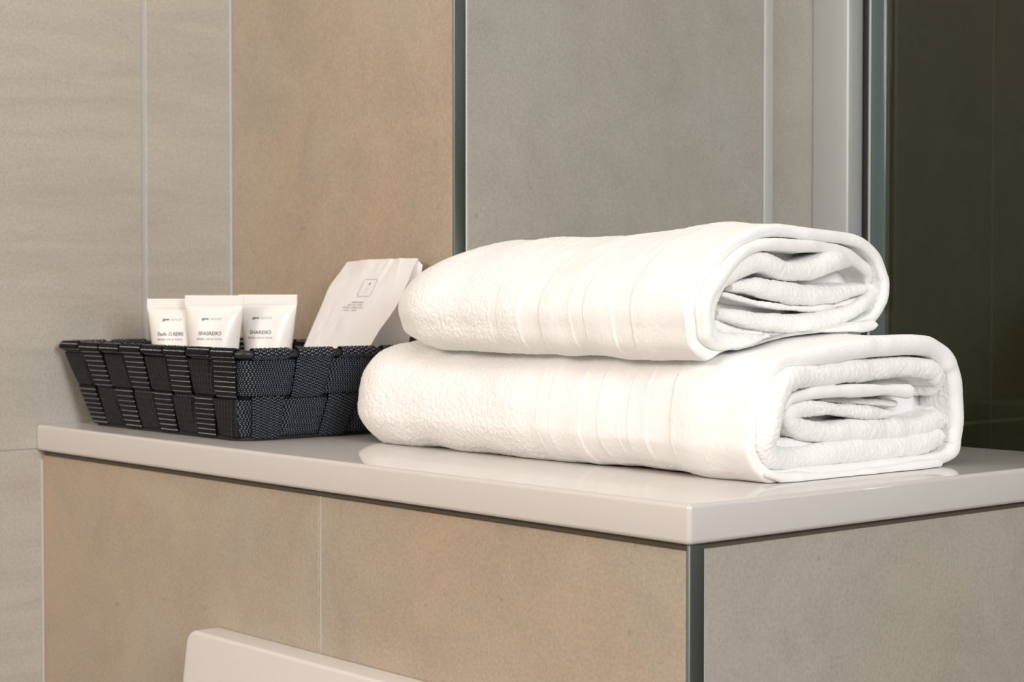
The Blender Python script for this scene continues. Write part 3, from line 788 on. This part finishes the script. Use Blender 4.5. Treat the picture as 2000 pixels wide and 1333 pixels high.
def lines_for(big, bw, dz=0.0, dx=0.0):
    return [('gaw', 0.0030, 0.0062, 0.0197+dz, 'ink', 0.00008, -0.0045+dx), ('ecicid', 0.0030, 0.0088, 0.0197+dz, 'ink_light', 0, 0.0042+dx),
            (big, 0.0042, bw, 0.0320+dz, 'ink', 0.00006, 0.0+dx), ('MINED ON & TOOL', 0.0021, 0.0215, 0.0358+dz, 'ink_mid', 0.00002, 0.0+dx)]
make_tube(-0.648, 0.067, AN, 0.1066, 'leftmost white toiletry tube in the basket, partly hidden behind the middle tube', lines_for('Eaofo O.REIRI', 0.0215, -0.002, -0.001))
make_tube(-0.6105, 0.0805, AN, 0.1095, 'middle white toiletry tube in the basket, standing in front of the other two', lines_for('SFASREIIO', 0.0190))
make_tube(-0.5985, 0.1240, AN, 0.1100, 'white toiletry tube nearest the paper sachet, right of the three in the basket', lines_for('SHAREIIO', 0.0185, 0.0, -0.003))

# ------------------------------------------------------------------ paper pouch
M['paper'] = simple('white_satin_paper', (0.80, 0.765, 0.765), 0.38)
M['print'] = simple('grey_print', (0.30, 0.28, 0.28), 0.6)
pouch = empty('paper_sachet', (-0.52, 0.14, 0.004), 'white paper toiletry sachet with a tag drawing, leaning in the right end of the basket', 'sachet')
p0 = np.array([-0.52, 0.145, 0.072]); sd = np.array([0, 0.035, 0.067]); sd /= np.linalg.norm(sd); snn = np.array([0, -sd[2], sd[1]])
def front(u, v):
    """u across (m, 0 = centre), v up the slope (0 at the basket rim)"""
    u = np.asarray(u, float); v = np.asarray(v, float)
    P = p0+u[..., None]*np.array([1.0, 0, 0])+v[..., None]*sd
    puff = 0.0022*(1-(u/0.054)**2)*sstep(0.075, 0.03, v)
    Pn = np.stack([u, v, v*0], -1)
    cre = 0.0005*noise3(Pn, 0.016, 5)+0.0003*noise3(Pn, 0.007, 6)
    # pleat falling from the top edge, right of centre
    a = u-0.017+0.25*(0.072-v)
    cre = cre+0.0005*np.exp(-(a/0.003)**2)*sstep(0.035, 0.07, v)-0.0004*np.exp(-((a-0.005)/0.004)**2)*sstep(0.04, 0.07, v)
    a2 = u-0.034-0.3*(0.066-v); cre = cre+0.0004*np.exp(-(a2/0.0022)**2)*sstep(0.045, 0.065, v)
    a3 = v-0.066; cre = cre-0.0004*np.exp(-(a3/0.0009)**2)
    bend = 0.004*sstep(0.050, 0.082, v)*sstep(-0.01, -0.054, u)      # left top corner curls back
    bend_x = 0.005*sstep(0.045, 0.085, v)*sstep(0.0, -0.054, u)
    P = P+snn*(puff+cre-bend)[..., None]; P[..., 0] += bend_x
    xm = -0.4810-0.36*np.clip(0.0675-P[..., 2], 0, 1)-0.004*sstep(0.1, 0.07, P[..., 2])+0.02*np.clip(P[..., 2]-0.07, 0, 1)+0.009*sstep(0.07, 0.11, P[..., 2])
    k_ = np.clip((xm+0.574)/(0.1075), 0.3, 1.0); P[..., 0] = -0.574+(P[..., 0]+0.574)*k_
    return P
us_ = np.linspace(-0.054, 0.054, 130); vs_ = np.linspace(-0.076, 0.0755, 180)
Ug, Vg = np.meshgrid(us_, vs_, indexing='ij')
P = front(Ug, Vg)
mesh_obj('front_panel', P.reshape(-1, 3), grid_faces(130, 180)[:, ::-1], M['paper'], pouch)
# back panel: nearly vertical against the wall
zb_ = np.linspace(0.006, 0.1335, 60); nb = 40; ub = np.linspace(-0.052, 0.0545, nb)
Pb = np.zeros((nb, 60, 3))
for i, uu in enumerate(ub):
    for j, z in enumerate(zb_):
        Pb[i, j] = (-0.572+(uu+0.052)*min(0.58+(z-0.006)*4.3, 0.84+(z-0.0665)*2.0), 0.160+0.0195*min(1, (z-0.006)/0.0605)+0.004*max(0, z-0.0665)/0.07, z)
Pb[..., 1] += 0.0004*noise3(Pb, 0.012, 8)
mesh_obj('back_panel', Pb.reshape(-1, 3), grid_faces(nb, 60), M['paper'], pouch)
# side gussets folded inward a little
for sgn, nm in ((1, 'gusset'), (-1, 'gusset')):
    rows = []
    for k in range(11):
        q = k/10; row = []
        for j in range(60):
            v = -0.076+0.1515*j/59; a = front(np.array(sgn*0.054), np.array(v)); bq = Pb[-1 if sgn > 0 else 0, j]
            m_ = a*(1-q)+bq*q; m_[0] -= sgn*0.004*math.sin(math.pi*q)*(0.3 if sgn > 0 else 1); row.append(m_)
        rows.append(row)
    mesh_obj(nm, np.array(rows).reshape(-1, 3), grid_faces(11, 60), M['paper'], pouch)
def slope_stroke(pts, w, mat, name, closed=False):
    pts = np.array(pts, float)/1000
    if closed: pts = np.vstack([pts, pts[:1]])
    # resample
    d = np.r_[0, np.cumsum(np.linalg.norm(np.diff(pts, axis=0), axis=1))]; n = max(3, int(d[-1]/0.0008))
    s = np.linspace(0, d[-1], n); q = np.stack([np.interp(s, d, pts[:, k]) for k in (0, 1)], 1)
    tg = np.gradient(q, axis=0); tg /= np.linalg.norm(tg, axis=1, keepdims=True)+1e-9; nn = np.stack([-tg[:, 1], tg[:, 0]], 1)
    A = q+nn*w/2000; B = q-nn*w/2000
    V = np.concatenate([front(A[:, 0], A[:, 1])+snn*0.00015, front(B[:, 0], B[:, 1])+snn*0.00015]); F = [(i, i+1, n+i+1, n+i) for i in range(n-1)]
    return V, F
mb = MB()
def rrect(x0, x1, y0, y1, r, shx=0):
    out = []
    for cx_, cy_, a0 in ((x1-r, y1-r, 0), (x0+r, y1-r, 90), (x0+r, y0+r, 180), (x1-r, y0+r, 270)):
        for k in range(7):
            a = math.radians(a0+15*k); out.append((cx_+r*math.cos(a), cy_+r*math.sin(a)))
    return out
V, F = slope_stroke(rrect(-5.5, 13.5, 40.5, 56.5, 2.6), 0.42, None, 'l', True); mb.add(V, F)
V, F = slope_stroke([(2.2, 43.2), (4.3, 50), (5.1, 50), (6.6, 43.2)], 0.14, None, 'l'); mb.add(V, F)
th_ = [(4.7+0.9*math.cos(a), 52.2+0.9*math.sin(a)) for a in np.linspace(0, 2*math.pi, 12, endpoint=False)]
V, F = slope_stroke(th_, 1.1, None, 'l', True); mb.add(V, F)
mb.build('tag_drawing', M['print'], pouch)
mb = MB()
for txt, u0, u1, v in (('ANAIAMADAA', -8.3, 8.6, 35.0), ('BAI DU OIIIE', -11.5, 8.7, 32.6), ('AMORIA DAMILOLLOI', -17.8, 10.5, 30.2), ('ANIA   AIRA', -14.5, 4.6, 27.8)):
    V, F = text_mesh(txt, 0.0021, (u1-u0)/1000)
    Q = front(V[:, 0]+(u0+u1)/2000, V[:, 1]+v/1000-0.0006)+snn*0.00015
    mb.add(Q, F)
mb.build('printed_text', M['print'], pouch)

# ------------------------------------------------------------------ toilet with raised lid below the shelf
toilet = empty('toilet', (-0.29, -0.2, FL), 'white toilet with its lid raised against the tiled ledge below the shelf', 'toilet')
def slab_outline(w0, w1, z0, z1, r, cx_):
    pts = []
    for k in range(9):
        a = math.radians(180-90*k/8); pts.append((cx_-w0+r+r*math.cos(a), z1-r+r*math.sin(a)))
    for k in range(9):
        a = math.radians(90-90*k/8); pts.append((cx_+w0-r+r*math.cos(a), z1-r+r*math.sin(a)))
    for k in range(1, 9):
        f = k/8; pts.append((cx_+w0+(w1-w0)*math.sin(f*math.pi/2), z1-r-(z1-r-z0)*f))
    for k in range(0, 8):
        f = 1-k/8; pts.append((cx_-w0-(w1-w0)*math.sin(f*math.pi/2), z1-r-(z1-r-z0)*f))
    return pts
ol = slab_outline(0.186, 0.205, -0.555, -0.1335, 0.012, -0.3065)
bm = bmesh.new()
fr_ = [bm.verts.new((x, -0.0165-0.03*((-0.1335-z)/0.42), z)) for x, z in ol]; bk = [bm.verts.new((x, 0.0042-0.03*((-0.1335-z)/0.42), z)) for x, z in ol]
n_ = len(ol); bm.faces.new(fr_[::-1]); bm.faces.new(bk)
for i in range(n_): bm.faces.new((fr_[i], fr_[(i+1) % n_], bk[(i+1) % n_], bk[i]))
bmesh.ops.recalc_face_normals(bm, faces=bm.faces)
fe = [e for e in bm.edges if all(v in set(fr_) for v in e.verts)]
bmesh.ops.bevel(bm, geom=fe, offset=0.0025, segments=3, profile=0.5, affect='EDGES')
for v in bm.verts: v.co -= Vector(toilet.location)
me = bpy.data.meshes.new('lid'); bm.to_mesh(me); bm.free(); me.materials.append(M['ceramic'])
lid = link(bpy.data.objects.new('lid', me), toilet); auto_smooth(lid, 40)
def oval(z, sx, sy, cx_=-0.3065, cy_=-0.29, n=64, p=2.6):
    t = np.linspace(0, 2*math.pi, n, endpoint=False); c_, s_ = np.cos(t), np.sin(t)
    return np.stack([cx_+sx*np.sign(c_)*np.abs(c_)**(2/p), cy_+sy*np.sign(s_)*np.abs(s_)**(2/p), np.full(n, z)], 1)
rows = [oval(-0.545, 0.13, 0.16), oval(-0.545, 0.198, 0.232), oval(-0.558, 0.205, 0.238), oval(-0.562, 0.20, 0.235), oval(-0.562, 0.125, 0.155), oval(-0.545, 0.13, 0.16)]
P = np.stack(rows, 1); o = mesh_obj('seat', P.reshape(-1, 3), grid_faces(64, 6, wrap_u=True), M['ceramic'], toilet); auto_smooth(o, 40)
rows = [oval(-0.70, 0.03, 0.04), oval(-0.66, 0.10, 0.12), oval(-0.575, 0.135, 0.165), oval(-0.564, 0.145, 0.175), oval(-0.564, 0.19, 0.228), oval(-0.60, 0.195, 0.23),
        oval(-0.72, 0.165, 0.21, cy_=-0.25), oval(-0.84, 0.13, 0.19, cy_=-0.21), oval(-0.90, 0.11, 0.17, cy_=-0.18), oval(-0.902, 0.02, 0.03, cy_=-0.18)]
P = np.stack(rows, 1); P[..., 1] = np.minimum(P[..., 1], -0.0035+0.005); o = mesh_obj('bowl', P.reshape(-1, 3), grid_faces(64, len(rows), wrap_u=True), M['ceramic'], toilet)
mb = MB(); mb.box((-0.40, -0.045, -0.564), (-0.213, 0.003, -0.60), 0)
mb.build('rear_mount', M['ceramic'], toilet)
for hx in (-0.385, -0.228):
    mb = MB(); mb.box((hx-0.014, -0.052, -0.5625), (hx+0.014, -0.022, -0.546), 0.003); o = mb.build('hinge', M['alu'], toilet)
